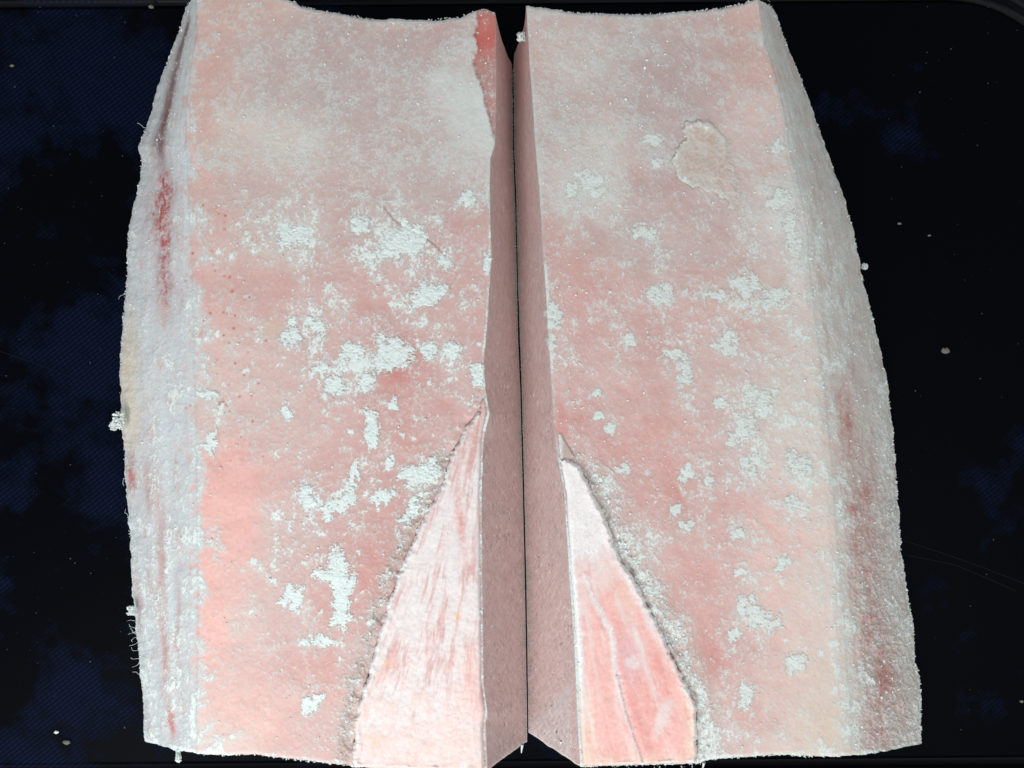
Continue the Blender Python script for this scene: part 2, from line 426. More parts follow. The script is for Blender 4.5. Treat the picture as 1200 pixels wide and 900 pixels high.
R = dict(
 ridge=curve([(-20,884),(0,888),(50,893),(85,904),(130,914),(180,920),(225,930),(270,938),(320,941),(380,946),(430,953),(520,962),(675,974),(880,987)]),
 sil=curve([(-20,893),(0,901),(20,910),(57,924),(93,939),(135,954),(177,969),(225,987),(270,1000),(330,1012),(370,1022),(425,1035),(450,1040),
            (510,1047),(570,1051),(620,1054),(680,1060),(710,1066),(745,1071),(775,1072),(805,1079),(870,1079)]),
 edge=curve([(0,616),(15,617),(60,620),(120,624),(170,627),(225,632),(290,636),(350,640),(410,644),(470,648),(520,651),(545,655),(580,661),(640,665),
             (690,668),(740,672),(800,675),(850,677),(900,680)]),
 foot=curve([(30,608),(50,604),(75,602),(180,602.8),(225,604.9),(350,607.7),(450,611.3),(600,615),(690,617),(800,618.6),(870,619.4)]),
 top=curve([(612,9),(620,8),(640,11),(680,16),(750,18),(800,15),(850,9),(870,4),(895,-4)]),
 bot=curve([(680,898),(816,894),(822,893),(832,889),(880,886),(910,884),(960,886),(990,886)]),
 sil_ends=(10, 871), foot_ends=(62, 859), sgn=-1,
 lines=[([(690,440),(712,462),(725,490)],2.4,.5,(230,196,188)),([(718,425),(740,460),(750,490)],2.4,.45,(230,196,188)),([(850,400),(849,430),(866,468)],2.2,.5,(230,200,192)),
        ([(868,385),(880,410),(884,430)],2.0,.5,(230,200,192)),([(765,548),(772,580),(770,610)],9,.35,(226,180,172)),([(790,570),(806,598),(818,620)],3.0,.6,(205,120,112)),
        ([(760,500),(768,520)],2,.4,(230,200,192)),([(812,690),(835,740),(850,760)],2.5,.4,(236,190,182)),([(838,800),(860,840),(868,865)],3,.5,(240,208,202)),([(700,20),(750,30),(790,40),(840,32)],3,.4,(226,204,192))])

LEFT_WEDGE = [(569,462),(556,485),(545,500),(528,530),(517,568),(496,604),(472,660),(456,700),(441,750),(427,800),(414,850),(413,907),(569,907),
              (568,850),(571,836),(566,800),(564,675),(564,575),(566,516),(573,485)]
RIGHT_WEDGE = [(655,541),(667,537),(680,545),(690,565),(701,590),(713,612),(721,640),(733,663),(747,685),(762,712),(780,747),(791,772),(804,800),
               (817,828),(818,899),(681,903),(678,850),(676,800),(673,740),(669,690),(666,640),(662,580)]

# side profile from ridge to foot: share of the way out, share of the height
SIDE = {1: [(0,1.0),(.10,.985),(.22,.93),(.38,.80),(.46,.73),(.54,.695),(.72,.55),(.88,.34),(.97,.18),(1.0,.10),(.985,.03),(.96,0.0)],
        -1: [(0,1.0),(.10,.982),(.22,.935),(.38,.84),(.55,.70),(.73,.51),(.88,.31),(.96,.18),(1.0,.09),(.985,.03),(.96,0.0)]}

ZPAD = 40
ZMAP = np.zeros((900 + 2 * ZPAD, 1200 + 2 * ZPAD))
def zmap_write(px, py, z):
    i = np.clip(np.round(py).astype(int) + ZPAD, 0, ZMAP.shape[0] - 1); j = np.clip(np.round(px).astype(int) + ZPAD, 0, ZMAP.shape[1] - 1)
    np.maximum.at(ZMAP, (i.ravel(), j.ravel()), z.ravel())
def zmap_read(px, py):
    x = np.clip(px + ZPAD, 0, ZMAP.shape[1] - 2.001); y = np.clip(py + ZPAD, 0, ZMAP.shape[0] - 2.001)
    i = y.astype(int); j = x.astype(int); fy = y - i; fx = x - j
    return (ZMAP[i, j] * (1 - fx) + ZMAP[i, j + 1] * fx) * (1 - fy) + (ZMAP[i + 1, j] * (1 - fx) + ZMAP[i + 1, j + 1] * fx) * fy

def grid_normals(P):
    du = np.gradient(P, axis=1); dv = np.gradient(P, axis=0)
    n = np.cross(du, dv); n /= np.linalg.norm(n, axis=-1, keepdims=True) + 1e-12
    return n

def blend(tint, mask, c):
    return tint * (1 - mask[..., None]) + np.asarray(c) * mask[..., None]

PART = {}
def build_slab(S, label, ctrl, clumps, wedge, seed):
    sg = S['sgn']
    root = thing('frozen_meat_block', label, 'frozen meat', group='pair of frozen blocks side by side on the tray')
    NA, NB, NC, NR = 104, 300, 52, 790
    v = np.linspace(0, 1, NR)[:, None]
    # --- columns from foot of the outer side, over the top, down the sawn face
    prof = np.array(SIDE[sg]); arc = np.r_[0, np.cumsum(np.hypot(np.diff(prof[:, 0]) * .075, np.diff(prof[:, 1]) * H))]
    ta = np.linspace(arc[-1], 0, NA)
    sA = np.interp(ta, arc, prof[:, 0])[None]; zA = np.interp(ta, arc, prof[:, 1])[None]
    rT, eT, rB, eB = S['ridge'](-8), S['edge'](12), S['ridge'](884), S['edge'](900)
    uB = np.linspace(0, 1, NB + 1)[None, 1:]
    topB = S['top'](rT + (eT - rT) * uB); botB = S['bot'](rB + (eB - rB) * uB)
    r_top, r_bot = S['top'](rT), S['bot'](rB)
    topA = r_top + (S['sil_ends'][0] - r_top) * sA ** 1.5; botA = r_bot + (S['sil_ends'][1] - r_bot) * sA ** 1.5
    uC = np.linspace(0, 1, NC + 1)[None, 1:]
    e_top, e_bot = topB[:, -1:], botB[:, -1:]
    topC = e_top + (S['foot_ends'][0] - e_top) * uC ** 0.9; botC = e_bot + (S['foot_ends'][1] - e_bot) * uC
    TOP = np.concatenate([topA, topB, topC], 1); BOT = np.concatenate([botA, botB, botC], 1)
    # ragged ends
    cc = np.arange(TOP.shape[1])[None].astype(float)
    TOP = TOP + 1.3 * fbm(cc, cc * 0 + 3, 9, seed + 1, 3) + 1.6 * fbm(cc, cc * 0 + 5, 46, seed + 2, 2)
    BOT = BOT + 1.0 * fbm(cc, cc * 0 + 3, 9, seed + 3, 3) + 1.0 * fbm(cc, cc * 0 + 5, 60, seed + 4, 2)
    PY = TOP + (BOT - TOP) * v
    pA, pB, pC = PY[:, :NA], PY[:, NA:NA + NB], PY[:, NA + NB:]
    rag = 1.6 * fbm(pA * 1.0, sA * 60 + pA * 0, 16, seed + 5, 4) * smooth(.5, 1, sA)
    xA = S['ridge'](pA) + (S['sil'](pA) - S['ridge'](pA)) * sA + rag
    xB = S['ridge'](pB) + (S['edge'](pB) - S['ridge'](pB)) * uB
    e0 = S['edge'](pC); x1 = S['foot'](pC)
    xC = e0 + (x1 - e0) * uC
    PX = np.concatenate([xA, xB, xC], 1)
    Z = np.concatenate([np.repeat(zA * H, NR, 0), np.full((NR, NB), H), np.repeat((1 - uC) * H, NR, 0)], 1)
    # --- large relief of the top face
    top_w = np.concatenate([np.repeat(smooth(.6, .0, sA), NR, 0) * 1.0, np.ones((NR, NB)), np.zeros((NR, NC))], 1)
    Z += top_w * 0.0011 * fbm(PX, PY, 130, seed + 6, 3)
    sd = poly_sd(PX, PY, wedge)
    n_edge = fbm(PX, PY, 26, seed + 8, 3)
    keep = smooth(3, 9, np.abs(PX - S['edge'](PY)))
    body = np.concatenate([np.zeros((NR, NA)), np.ones((NR, NB)), np.zeros((NR, NC))], 1)
    gr = np.clip(.0012 + .0026 * n_edge, .0001, .0028)
    Z -= body * keep * np.where(sd > 0, 0.0026 * smooth(0, 4, sd) + gr, gr * smooth(-20, -1, sd))
    # --- rounded arrises at both ends
    dist_end = np.minimum(PY - TOP, BOT - PY) * s_of(H)
    r0 = 0.0022
    q = np.clip(1 - dist_end / r0, 0, 1)
    Z -= np.minimum(r0 * (1 - np.sqrt(np.clip(1 - q * q, 0, 1))) * top_w * 0.8, Z * 0.5)
    P0 = W(PX, PY, Z)
    nrm = grid_normals(P0)
    if nrm[NR // 2, NA + NB // 2, 2] < 0: nrm = -nrm
    # unfolded coordinates for the noise
    step = np.linalg.norm(np.diff(P0, axis=1), axis=-1) / s_of(H)
    UX = np.concatenate([np.zeros((NR, 1)), np.cumsum(step, 1)], 1); UX += (PX[:, NA + NB // 2] - UX[:, NA + NB // 2])[:, None] * 1.0
    UY = PY
    # --- colours and frost
    wx = PX + 14 * fbm(UX, UY, 42, seed + 20, 4); wy = PY + 14 * fbm(UX, UY, 42, seed + 24, 4)
    tint, dens = field(wx, wy, ctrl, 27.0)
    tint = tint * (1 + 0.07 * fbm(UX, UY, 60, seed + 30, 4)[..., None] * np.array([.5, 1.0, 1.0]))
    tint = blend(tint, 0.28 * smooth(.1, 1.3, fbm(UX, UY, 26, seed + 33, 4)), PALL['D'])
    outer = np.concatenate([np.repeat(sA, NR, 0), np.zeros((NR, NB + NC))], 1)
    n_big = fbm(UX, UY, 34, seed + 40, 5, 0.66); n_mid = fbm(UX, UY, 9, seed + 46, 4, 0.75); n_fin = fbm(UX, UY, 3.0, seed + 50, 3, 0.7)
    inB = np.concatenate([np.zeros((NR, NA)), np.abs(xB - S['ridge'](pB)) / 90.0, np.full((NR, NC), 9.0)], 1)
    outx = outer - inB
    lon = fbm(outer * 130, PY, 14, seed + 35, 5, .72, 1.0, 3.6); lon2 = fbm(outer * 130, PY, 34, seed + 37, 4, .65, 1.0, 3.2)
    if sg > 0:      # left slab: pale outer band, crease with blood, frosted flank
        om = smooth(-.10, .20, outx + .12 * n_mid + .32 * n_big + .05 * n_fin)
        flank = blend(np.broadcast_to(lin((210, 210, 214)), PX.shape + (3,)), .75 * smooth(.0, .7, .6 * lon + .6 * n_big), lin((210, 164, 158)))
        flank = blend(flank, .6 * smooth(.2, 1.1, lon2), lin((196, 186, 192)))
        flank = blend(flank, .8 * smooth(.3, 1.1, -lon2), lin((208, 222, 234)))
        tint = blend(tint, om, flank); dens = dens * (1 - om) + (.50 + .14 * smooth(450, 700, PY) - .16 * lon - .08 * lon2) * om
        xs = S['sil'](PY); xr = S['ridge'](PY)
        red = np.exp(-((outer - (.50 + .06 * n_big)) / .13) ** 2) * smooth(190, 215, PY) * smooth(400, 330, PY) * (.62 + .55 * n_mid + .3 * n_fin)
        red = np.clip(red + np.exp(-((outer - .62) / .2) ** 2) * np.exp(-((PY - 235) / 45) ** 2) * (.45 + .5 * n_mid), 0, 1)
        tint = blend(tint, np.clip(red * 1.05, 0, 1), lin((176, 90, 92))); dens = dens - .50 * red
        pur = np.exp(-((outer - .62) / .13) ** 2) * smooth(215, 160, PY) * smooth(10, 30, PY)
        tint = blend(tint, np.clip(pur * 1.3, 0, 1), lin((128, 92, 96))); dens = dens - .34 * pur
        for (yy, oo, sy_, so, st) in ((575, .72, 34, .09, .5), (650, .60, 60, .06, .5), (770, .62, 55, .07, .55), (845, .55, 18, .06, 1.0), (740, .40, 60, .05, .35), (560, .92, 20, .05, .7), (700, .93, 30, .04, .4)):
            b = np.exp(-((outer - oo - .04 * n_big) / so) ** 2 - ((PY - yy) / sy_) ** 2) * st
            tint = blend(tint, np.clip(b * 1.4, 0, 1), lin((196, 122, 116))); dens = dens - .45 * b
        warm = np.exp(-((outer - .9) / .12) ** 2) * smooth(330, 430, PY) * smooth(560, 480, PY)
        tint = blend(tint, warm * .8, lin((226, 208, 180))); dens = dens - .25 * warm
        for (x, y, a, b, rot, st, c) in ((243,140,12,26,0,.5,'O'),(235,190,6,26,-25,.8,'S'),(250,250,8,9,0,.9,'O'),(244,352,6,9,0,1.2,'O'),(266,362,4,7,0,1.2,'O'),
                                     (243,386,6,7,0,1.1,'O'),(425,360,9,10,0,.6,'D'),(465,437,20,12,-30,.9,'D'),(272,255,5,5,0,.9,'O'),(320,383,12,12,0,.9,'T'),
                                     (400,215,30,12,10,.5,'P'),(330,345,20,22,0,.6,'P'),(263,473,4,6,0,1.4,'R'),(256,510,4,10,10,.9,'O'),(275,600,26,72,0,.75,'S'),(250,735,16,40,0,.8,'S'),
                                     (402,880,6,22,0,1.0,'O'),(510,35,14,9,0,.5,'D'),(460,30,16,6,0,.5,'O')):
            b_ = smooth(1.45, .3, ell(PX + 9 * n_big, PY + 9 * n_mid, x, y, a, b, rot) + .30 * n_mid + .16 * n_fin) * min(st, .8) * np.clip(.75 + .35 * n_mid - .3 * n_fin, .15, 1)
            tint = blend(tint, b_, PALL[c] if c != 'R' else lin((150, 40, 40))); dens = dens - .5 * b_ * st
        # red muscle strip beside the sawn edge, top corner
        strip = smooth(-2, 2, PX - (558 + .13 * np.clip(PY - 10, 0, 200) * smooth(60, 190, PY) + 2 * n_mid + 6 * n_big + (PY > 100) * 3)) * smooth(182, 170, PY) * body
        redc = blend(np.broadcast_to(lin((190, 128, 122)), PX.shape + (3,)), smooth(78, 50, PY + 6 * n_mid), lin((205, 108, 97)))
        tint = tint * (1 - strip[..., None]) + redc * strip[..., None]
        dens = dens * (1 - strip) + strip * (.14 + .30 * smooth(55, 90, PY))
        Z -= strip * 0.0016
        rdot = np.random.default_rng(77)
        for _ in range(70):
            x, y, q = rdot.normal(270, 26), rdot.uniform(230, 540), rdot.uniform(.8, 2.0)
            i0, i1 = np.searchsorted(PY[:, NA + 40], [y - 8, y + 8])
            m_ = smooth(1.5, .5, np.hypot(PX[i0:i1] - x, PY[i0:i1] - y) / q) * rdot.uniform(.3, .8)
            tint[i0:i1] = blend(tint[i0:i1], m_, lin((196, 104, 90))); dens[i0:i1] -= .5 * m_
        hair = [((450,242),(461,257),(477,267),(495,276),(510,287),(522,300))]
    else:           # right slab: grey frosted flank with a dull red seam
        om = smooth(-.08, .24, outx + .12 * n_mid + .24 * n_big)
        flank = blend(np.broadcast_to(lin((206, 196, 188)), PX.shape + (3,)), .7 * smooth(.0, .9, lon), lin((196, 158, 150)))
        flank = blend(flank, .6 * smooth(.2, 1.1, lon2), lin((176, 170, 164)))
        tint = blend(tint, om, flank); dens = dens * (1 - om) + (.56 + .04 * smooth(500, 700, PY) - .16 * lon) * om
        seam = curve([(350,.45),(430,.50),(490,.33),(560,.45),(620,.52),(700,.50),(760,.55),(800,.55),(870,.5)])(PY)
        red = np.exp(-((outer - seam - .08 * n_big) / .26) ** 2) * smooth(400, 480, PY) * (.52 + .55 * n_mid + .3 * n_fin)
        red = np.clip(red, 0, 1)
        tint = blend(tint, np.clip(red * 1.05, 0, 1), lin((188, 124, 118))); dens = dens - .42 * red
        for (x, y, a, b, st) in ((994,495,6,14,1.2),(1000,597,10,9,.9),(1017,575,10,14,.8),(1037,795,11,16,1.0),(1020,745,9,9,.6)):
            b_ = smooth(1.5, .2, ell(PX + 5 * n_mid, PY + 5 * n_big, x, y, a, b, 0) + .4 * n_mid + .2 * n_fin) * min(st, .9)
            tint = blend(tint, b_ * .5, lin((176, 100, 94))); dens = dens - .35 * b_ * st
        for (x, y, a, b, rot, st, c) in ((870,20,16,20,0,.35,'S'),(893,82,16,12,20,.4,'S'),(885,120,18,8,0,.35,'S'),(902,158,14,9,-20,.7,'O'),(880,352,14,12,20,.9,'O'),(897,200,9,9,0,.6,'O'),
                                     (755,335,10,8,0,.7,'O'),(775,405,30,10,10,.6,'D'),(920,590,26,90,-4,.35,'S'),(945,760,20,90,-4,.4,'C'),(835,765,22,30,-25,.6,'D'),
                                     (793,585,9,26,-35,.7,'D'),(870,385,14,12,0,.6,'O'),(912,330,10,18,0,.6,'O'),(710,310,24,20,0,.4,'O'),(830,690,34,36,0,.5,'P'),(870,830,20,26,0,.6,'P'),(915,290,10,20,0,.5,'O')):
            b_ = smooth(1.45, .3, ell(PX + 9 * n_big, PY + 9 * n_mid, x, y, a, b, rot) + .30 * n_mid + .16 * n_fin) * min(st, .8) * np.clip(.75 + .35 * n_mid - .3 * n_fin, .15, 1)
            tint = blend(tint, b_, PALL[c]); dens = dens - .4 * b_ * st
        hair = []
    # grey, granular trench beside the wedge
    tr = np.exp(-((sd + 10 + 5 * n_big) / (12 if sg > 0 else 19)) ** 2) * np.clip(.75 + .45 * n_mid, 0, 1) * (sd < 2) * body * smooth(500, 560, PY)
    tint = blend(tint, tr * .75, lin((172, 160, 152))); dens = dens + (.26 if sg > 0 else .42) * tr
    # thin frost line along the sawn arris, rime along the ends
    de = np.abs(PX - S['edge'](PY)) * body + (1 - body) * 99
    arris = smooth(5.0, 1.5, de + 1.2 * n_mid) * (smooth(175, 190, PY) if sg > 0 else 1.0) * (.75 + .3 * n_big)
    dens = dens + .55 * np.clip(arris, 0, 1)
    dens = dens + .45 * smooth(7, 1, np.minimum(PY - TOP, BOT - PY) + 2.0 * n_mid) * (1 - body * 0)
    nz = .50 * n_big + .52 * n_mid + .50 * n_fin
    nz = (nz - nz.mean()) / nz.std()
    for (x, y, ca, cb, crot, ct_, so) in clumps:          # specks thrown round each big clump
        dens = dens + (.20 if sg > 0 else .20) * np.exp(-(ell(PX, PY, x, y, ca + 10, cb + 10, crot) / 1.1) ** 2)
    dq = np.clip(dens, .015, .97)
    thr = .62 * np.log((1 - dq) / dq)
    crust = smooth(-.25, .9, nz - thr) * smooth(-.05, .08, dens)      # ragged crust
    heavy = smooth(.4, 2.0, nz - thr)
    n_hug = fbm(UX, UY, 95, seed + 57, 4, .6)
    veil = np.clip(.06 + .55 * dens + .12 * n_big + .13 * n_hug + .03 * n_mid, 0, .64) * smooth(.0, .16, dens)   # thin even rime
    dust = .22 * smooth(.7, 1.6, n_fin + .35 * n_mid) * smooth(.0, .2, dens)
    frost = np.clip(np.maximum(veil, veil * .45 + crust * (.40 + .22 * np.clip(dens, 0, 1) + .30 * heavy)) + dust, 0, 1)
    # scattered flakes of frost, many small and a few large
    ras = np.zeros((1900, 2460), np.float32)
    rf = np.random.default_rng(seed + 200)
    jj = rf.integers(2, NR - 2, 60000); kk = rf.integers(NA - 20, NA + NB - 2, 60000)
    near = np.zeros(60000)
    for (x, y, ca, cb, crot, ct_, so) in clumps: near = np.maximum(near, np.exp(-(ell(PX[jj, kk], PY[jj, kk], x, y, ca + 12, cb + 12, crot)) ** 2))
    pr = np.clip(dens[jj, kk], 0, 1) ** .8 * np.clip(.25 + .75 * n_big[jj, kk] + .35 * n_mid[jj, kk], .02, 1.4) * .62 + (.30 if sg > 0 else .30) * near * np.clip(.5 + n_mid[jj, kk], .1, 1)
    pr = pr * smooth(150, 260, PY[jj, kk]) + .35 * pr * smooth(260, 150, PY[jj, kk])
    sel = rf.uniform(0, 1.9, 60000) < pr
    jj, kk = jj[sel][:14000], kk[sel][:14000]
    rad = np.minimum(.62 * rf.pareto(2.3, len(jj)) + .75, 5.0)
    for a_, b_, q_, o_ in zip(PX[jj, kk] * 2 + 30, PY[jj, kk] * 2 + 50, rad * 2, rf.uniform(.55, 1.0, len(jj))):
        w_ = int(q_ * 1.6) + 2; i0, j0 = int(b_), int(a_)
        if i0 - w_ < 0 or j0 - w_ < 0 or i0 + w_ >= 1900 or j0 + w_ >= 2460: continue
        gy_, gx_ = np.mgrid[i0 - w_:i0 + w_ + 1, j0 - w_:j0 + w_ + 1]
        np.maximum(ras[i0 - w_:i0 + w_ + 1, j0 - w_:j0 + w_ + 1], o_ * np.clip(1.5 - np.hypot(gx_ - a_, gy_ - b_) / q_, 0, 1), out=ras[i0 - w_:i0 + w_ + 1, j0 - w_:j0 + w_ + 1])
    fx_ = np.clip((PX + 3.2 * n_mid + 1.5 * n_fin) * 2 + 30, 0, 2458); fy_ = np.clip((PY + 3.2 * np.roll(n_mid, 7, 1) + 1.5 * np.roll(n_fin, 5, 0)) * 2 + 50, 0, 1898)
    flake = ras[fy_.astype(int), fx_.astype(int)] * body
    flake = smooth(.25, .75, flake + .18 * n_fin)
    frost = np.clip(np.maximum(frost, flake * (.98 if sg > 0 else .90)), 0, 1)
    cap = (.80 + .20 * smooth(190, 290, PY)) if sg > 0 else (.78 + .14 * smooth(190, 320, PY))   # the far half carries only a thin rime
    frost = np.minimum(frost, cap)
    for stroke, wd, op, c in S['lines']:                  # pale seams between muscle layers
        m = op * .8 * np.clip(.7 + .5 * n_mid, 0, 1) * smooth(wd * 1.3, wd * .2, seg_dist(PX + 1.5 * n_big, PY + 1.5 * n_big, stroke))
        tint = blend(tint, m, lin(c)); frost *= 1 - .3 * m
    for h in hair:                                        # fine crack in the frost
        m = smooth(2.0, .6, seg_dist(PX, PY, h) + .5 * n_fin)
        frost *= 1 - .55 * m; tint = blend(tint, m * .55, lin((160, 108, 100)))
        Z -= m * .0004
    # --- fine relief along the normal
    fl_w = np.concatenate([np.ones((NR, NA + NB)), np.zeros((NR, NC))], 1)
    rough_side = 1 + (1.6 * smooth(.1, .5, outer) * (1.6 * smooth(300, 800, PY) if sg < 0 else .2))
    disp = fl_w * (0.00007 * crust * (1 + .5 * n_fin) + 0.00013 * flake + 0.00003 * n_mid * rough_side + 0.00003 * n_fin * rough_side + 0.0003 * n_big)
    if sg < 0: disp += fl_w * smooth(.12, .45, outer) * smooth(420, 760, PY) * (.0010 * np.maximum(n_mid, -.5) + .00035 * n_fin)
    if sg > 0: disp += fl_w * smooth(.10, .40, outer) * (.0006 * fbm(UX, UY, 40, seed + 67, 2, .4) + .00010 * n_mid + .00005 * n_fin)
    disp += fl_w * tr * (.0006 * n_mid + .0004 * n_fin)
    wall = curve([(0, .35), (.9, .35), (1, .0)])
    disp[:, -1] = 0
    edge_c = NA + NB - 1
    disp[:, edge_c] = 0.00012 * n_mid[:, edge_c]
    PZ = W(PX, PY, Z) + nrm * disp[..., None]
    PZ[..., 2] = np.maximum(PZ[..., 2], 0.0004)
    # sawn face: shallow pits and saw waviness
    cs = slice(NA + NB - 1, None)
    m = np.zeros_like(PX); m[:, NA + NB:-1] = 1
    PZ += nrm * (m * (0.00012 * fbm(UX, UY, 30, seed + 60, 3) - 0.0008 * smooth(1.25, 1.7, fbm(UX, UY, 5, seed + 61, 2, .5, 1, 2.0)) * smooth(500, 640, PY)))[..., None]
    NRM = grid_normals(PZ)
    if NRM[NR // 2, NA + NB // 2, 2] < 0: NRM = -NRM
    PXf = PZ[..., 0] / s_of(PZ[..., 2]) + 600; PYf = 450 - PZ[..., 1] / s_of(PZ[..., 2])
    zmap_write(PXf, PYf, PZ[..., 2])

    flip = sg > 0
    # --- top face with both cut ends and underside
    a0 = NA - 12; b1 = NA + NB
    sub = PZ[:, a0:b1]
    n_r, n_c = sub.shape[:2]
    V = [sub.reshape(-1, 3)]; F = [grid_faces(n_r, n_c, flip)]
    tf = make_mesh('top_face', np.concatenate(V), np.concatenate(F), M_flesh, root, tint[:, a0:b1], frost[:, a0:b1], normals=NRM[:, a0:b1])
    side = make_mesh('outer_side', PZ[:, :a0 + 1], grid_faces(NR, a0 + 1, flip), M_flesh, root, tint[:, :a0 + 1], frost[:, :a0 + 1], normals=NRM[:, :a0 + 1])
    # sawn face colours
    pxc, pyc = PX[:, cs], PY[:, cs]; ux, uy = UX[:, cs], UY[:, cs]
    st = blend(np.broadcast_to(lin((216, 190, 187)), pxc.shape + (3,)), .5 * smooth(-.4, 1.2, fbm(ux, uy, 70, seed + 62, 3)), lin((204, 184, 181)))
    st = blend(st, .6 * smooth(150, 20, pyc), lin((222, 170, 162)))
    if sg < 0:
        st = blend(st, .75 * smooth(-4, 4, (pyc - 845) + (pxc - 625) * 1.1) * smooth(672, 664, pxc), lin((214, 204, 204)))
    fk = fbm(ux, uy, 4, seed + 63, 3, .7, 1, 2.6); fm = .25 + .75 * smooth(-.3, .6, fbm(ux, uy, 60, seed + 64, 2))
    sf = .8 * smooth(.46, .75, fk) * fm + .35 * smooth(.4, .75, fbm(ux, uy, 2.6, seed + 65, 2, .7, 1, 1.6))
    st = blend(st, .85 * smooth(.48, .75, -fk) * fm * smooth(300, 560, pyc), lin((120, 86, 82)))
    st = blend(st, .5 * smooth(.05, .6, fbm(ux + uy * .5, uy - ux * .3, 5, seed + 66, 3, .7, 1, 4.0)), lin((190, 158, 152)))
    sf = sf + .6 * smooth(4, 0, BOT[:, cs] - pyc + 2 * n_mid[:, cs]) + .4 * smooth(.975, 1.0, np.concatenate([np.zeros((1, 1)), uC], 1)) * (.5 + n_mid[:, cs])
    make_mesh('sawn_face', PZ[:, cs], grid_faces(NR, NC + 1, flip), M_sawn, root, st, np.clip(sf, 0, 1), normals=None)
    # cut ends: rough walls from the rim down to the tray
    for row, nm, sy_ in ((0, 'back_end', 1), (-1, 'front_end', -1)):
        loop = PZ[row]; k = np.linspace(0, 1, 40)[:, None, None]
        foot = loop.copy(); foot[:, 2] = 0.0004
        wallp = loop[None] * (1 - k) + foot[None] * k
        xx = wallp[..., 0] / s_of(H); zz = wallp[..., 2] / s_of(H)
        nb = np.sin(np.pi * k[..., 0]) ** .5 * (.0011 * fbm(xx, zz, 40, seed + 70, 4) + .0004 * fbm(xx, zz, 8, seed + 71, 3))
        wallp[..., 1] += sy_ * (nb - .0012 * np.sin(np.pi * k[..., 0]))
        wt = np.broadcast_to(lin((206, 152, 146)), wallp.shape) * (1 + .08 * fbm(xx, zz, 30, seed + 72, 3))[..., None]
        wf = smooth(-.3, .6, fbm(xx, zz, 22, seed + 73, 5, .65) + .1) * .8
        make_mesh(nm, wallp, grid_faces(40, wallp.shape[1], (sy_ > 0) == flip), M_flesh, root, wt, wf)
    base = np.stack([PZ[:, 0], PZ[:, -1]], 1)
    base[..., 2] = .0004
    make_mesh('underside', base, grid_faces(NR, 2, not flip), M_flesh, root, np.broadcast_to(lin((206, 152, 146)), base.shape), np.full(base.shape[:2], .4))

    # --- fatty wedge let into the lower inner corner
    wp = np.array(wedge, float)
    st_ = 1.05
    gx, gy = np.meshgrid(np.arange(wp[:, 0].min() - 3, wp[:, 0].max() + 3, st_), np.arange(wp[:, 1].min() - 3, wp[:, 1].max() + 3, st_))
    jx = gx + 3.2 * fbm(gx, gy, 17, seed + 80, 4, .7); jy = gy + 3.2 * fbm(gx, gy, 17, seed + 84, 4, .7)
    d = poly_sd(jx, jy, wedge)
    dE = np.abs(gx - S['edge'](gy)); nearE = smooth(7, 2, dE)
    d = np.where(dE < 9, np.minimum(np.where(inside(gx, gy, wedge), np.maximum(d, dE), d), 9), d)
    dB = S['bot'](gx) - gy + 1.0 * fbm(gx, gy * 0, 9, seed + 3, 3)
    rise = np.sqrt(np.clip(d / 4.5, 0, 1)) * np.sqrt(np.clip(dB / 2.5, 0, 1))
    wz = H - .0046 + rise * (.0046 + .0007 + .0011 * (1 - nearE))
    tipx, tipy = (575, 400) if sg > 0 else (652, 455)
    fan = (gx - tipx) / (gy - tipy) * 300 + 2.5 * fbm(gx, gy, 50, seed + 85, 3)
    streak = fbm(fan, gy, 13, seed + 86, 5, .76, 1.0, 9.0)
    strand = fbm(fan, gy, 6, seed + 98, 4, .78, 1.0, 9.0)
    fine = fbm(gx, gy, 4, seed + 88, 3, .6)
    med = fbm(gx, gy, 26, seed + 90, 4, .6)
    ridge_n = np.clip(.5 + .9 * fbm(gx, gy, 22, seed + 99, 3, .7), 0, 1.3)
    wz = wz + .0011 * np.exp(-((d - 5) / 4) ** 2) * ridge_n * (dE > 12)
    if sg > 0:
        wt = np.broadcast_to(lin((236, 226, 224)), gx.shape + (3,))
        wt = blend(wt, .5 * smooth(-.6, .5, med) * smooth(.0, .9, strand) * smooth(900, 820, gy), lin((220, 178, 178)))
        wt = blend(wt, .78 * smooth(-.9, .0, fbm(gx, gy, 38, seed + 101, 3, .6, 1, 2)) * smooth(-.08, .55, streak) * smooth(900, 780, gy + 40 * med), lin((216, 164, 162)))
        wt = blend(wt, .30 * smooth(.3, 1.2, -streak), lin((222, 204, 214)))
        wt = blend(wt, .75 * smooth(-.3, .9, med + (gy - 800) / 160), lin((244, 204, 194)))
        wt = blend(wt, .65 * np.exp(-((gx - 552) / 10) ** 2 - ((gy - 800) / 40) ** 2), lin((246, 188, 178)))
        wt = blend(wt, .8 * np.exp(-((gx - 540 - .1 * (gy - 610)) / 5) ** 2 - ((gy - 610) / 40) ** 2), lin((224, 150, 142)))
        wt = blend(wt, .6 * smooth(560, 500, gy + 8 * fine), lin((212, 160, 152)))
        for x, y in ((455,778),(535,722),(440,868)):
            wt = blend(wt, .6 * np.exp(-(((gx - x) / 7) ** 2 + ((gy - y) / 6) ** 2)), lin((240, 190, 160)))
        wt = blend(wt, .5 * smooth(.1, 1.2, fine + .5 * med), lin((240, 214, 206)))
        wf = smooth(.0, 1.0, .35 * med + .45 * fine - .55 * streak + .20) * .60
        wf = np.maximum(wf, .7 * smooth(9, 2, dE + 2 * fine) * smooth(500, 530, gy) * smooth(770, 690, gy))
    else:
        wt = np.broadcast_to(lin((244, 192, 184)), gx.shape + (3,))
        wt = blend(wt, .6 * smooth(.0, 1.0, med), lin((238, 176, 168)))
        vein = [(684,672),(697,705),(716,740),(722,790),(733,835),(748,880),(754,900)]
        dv = seg_dist(gx + 2 * fine, gy, vein)
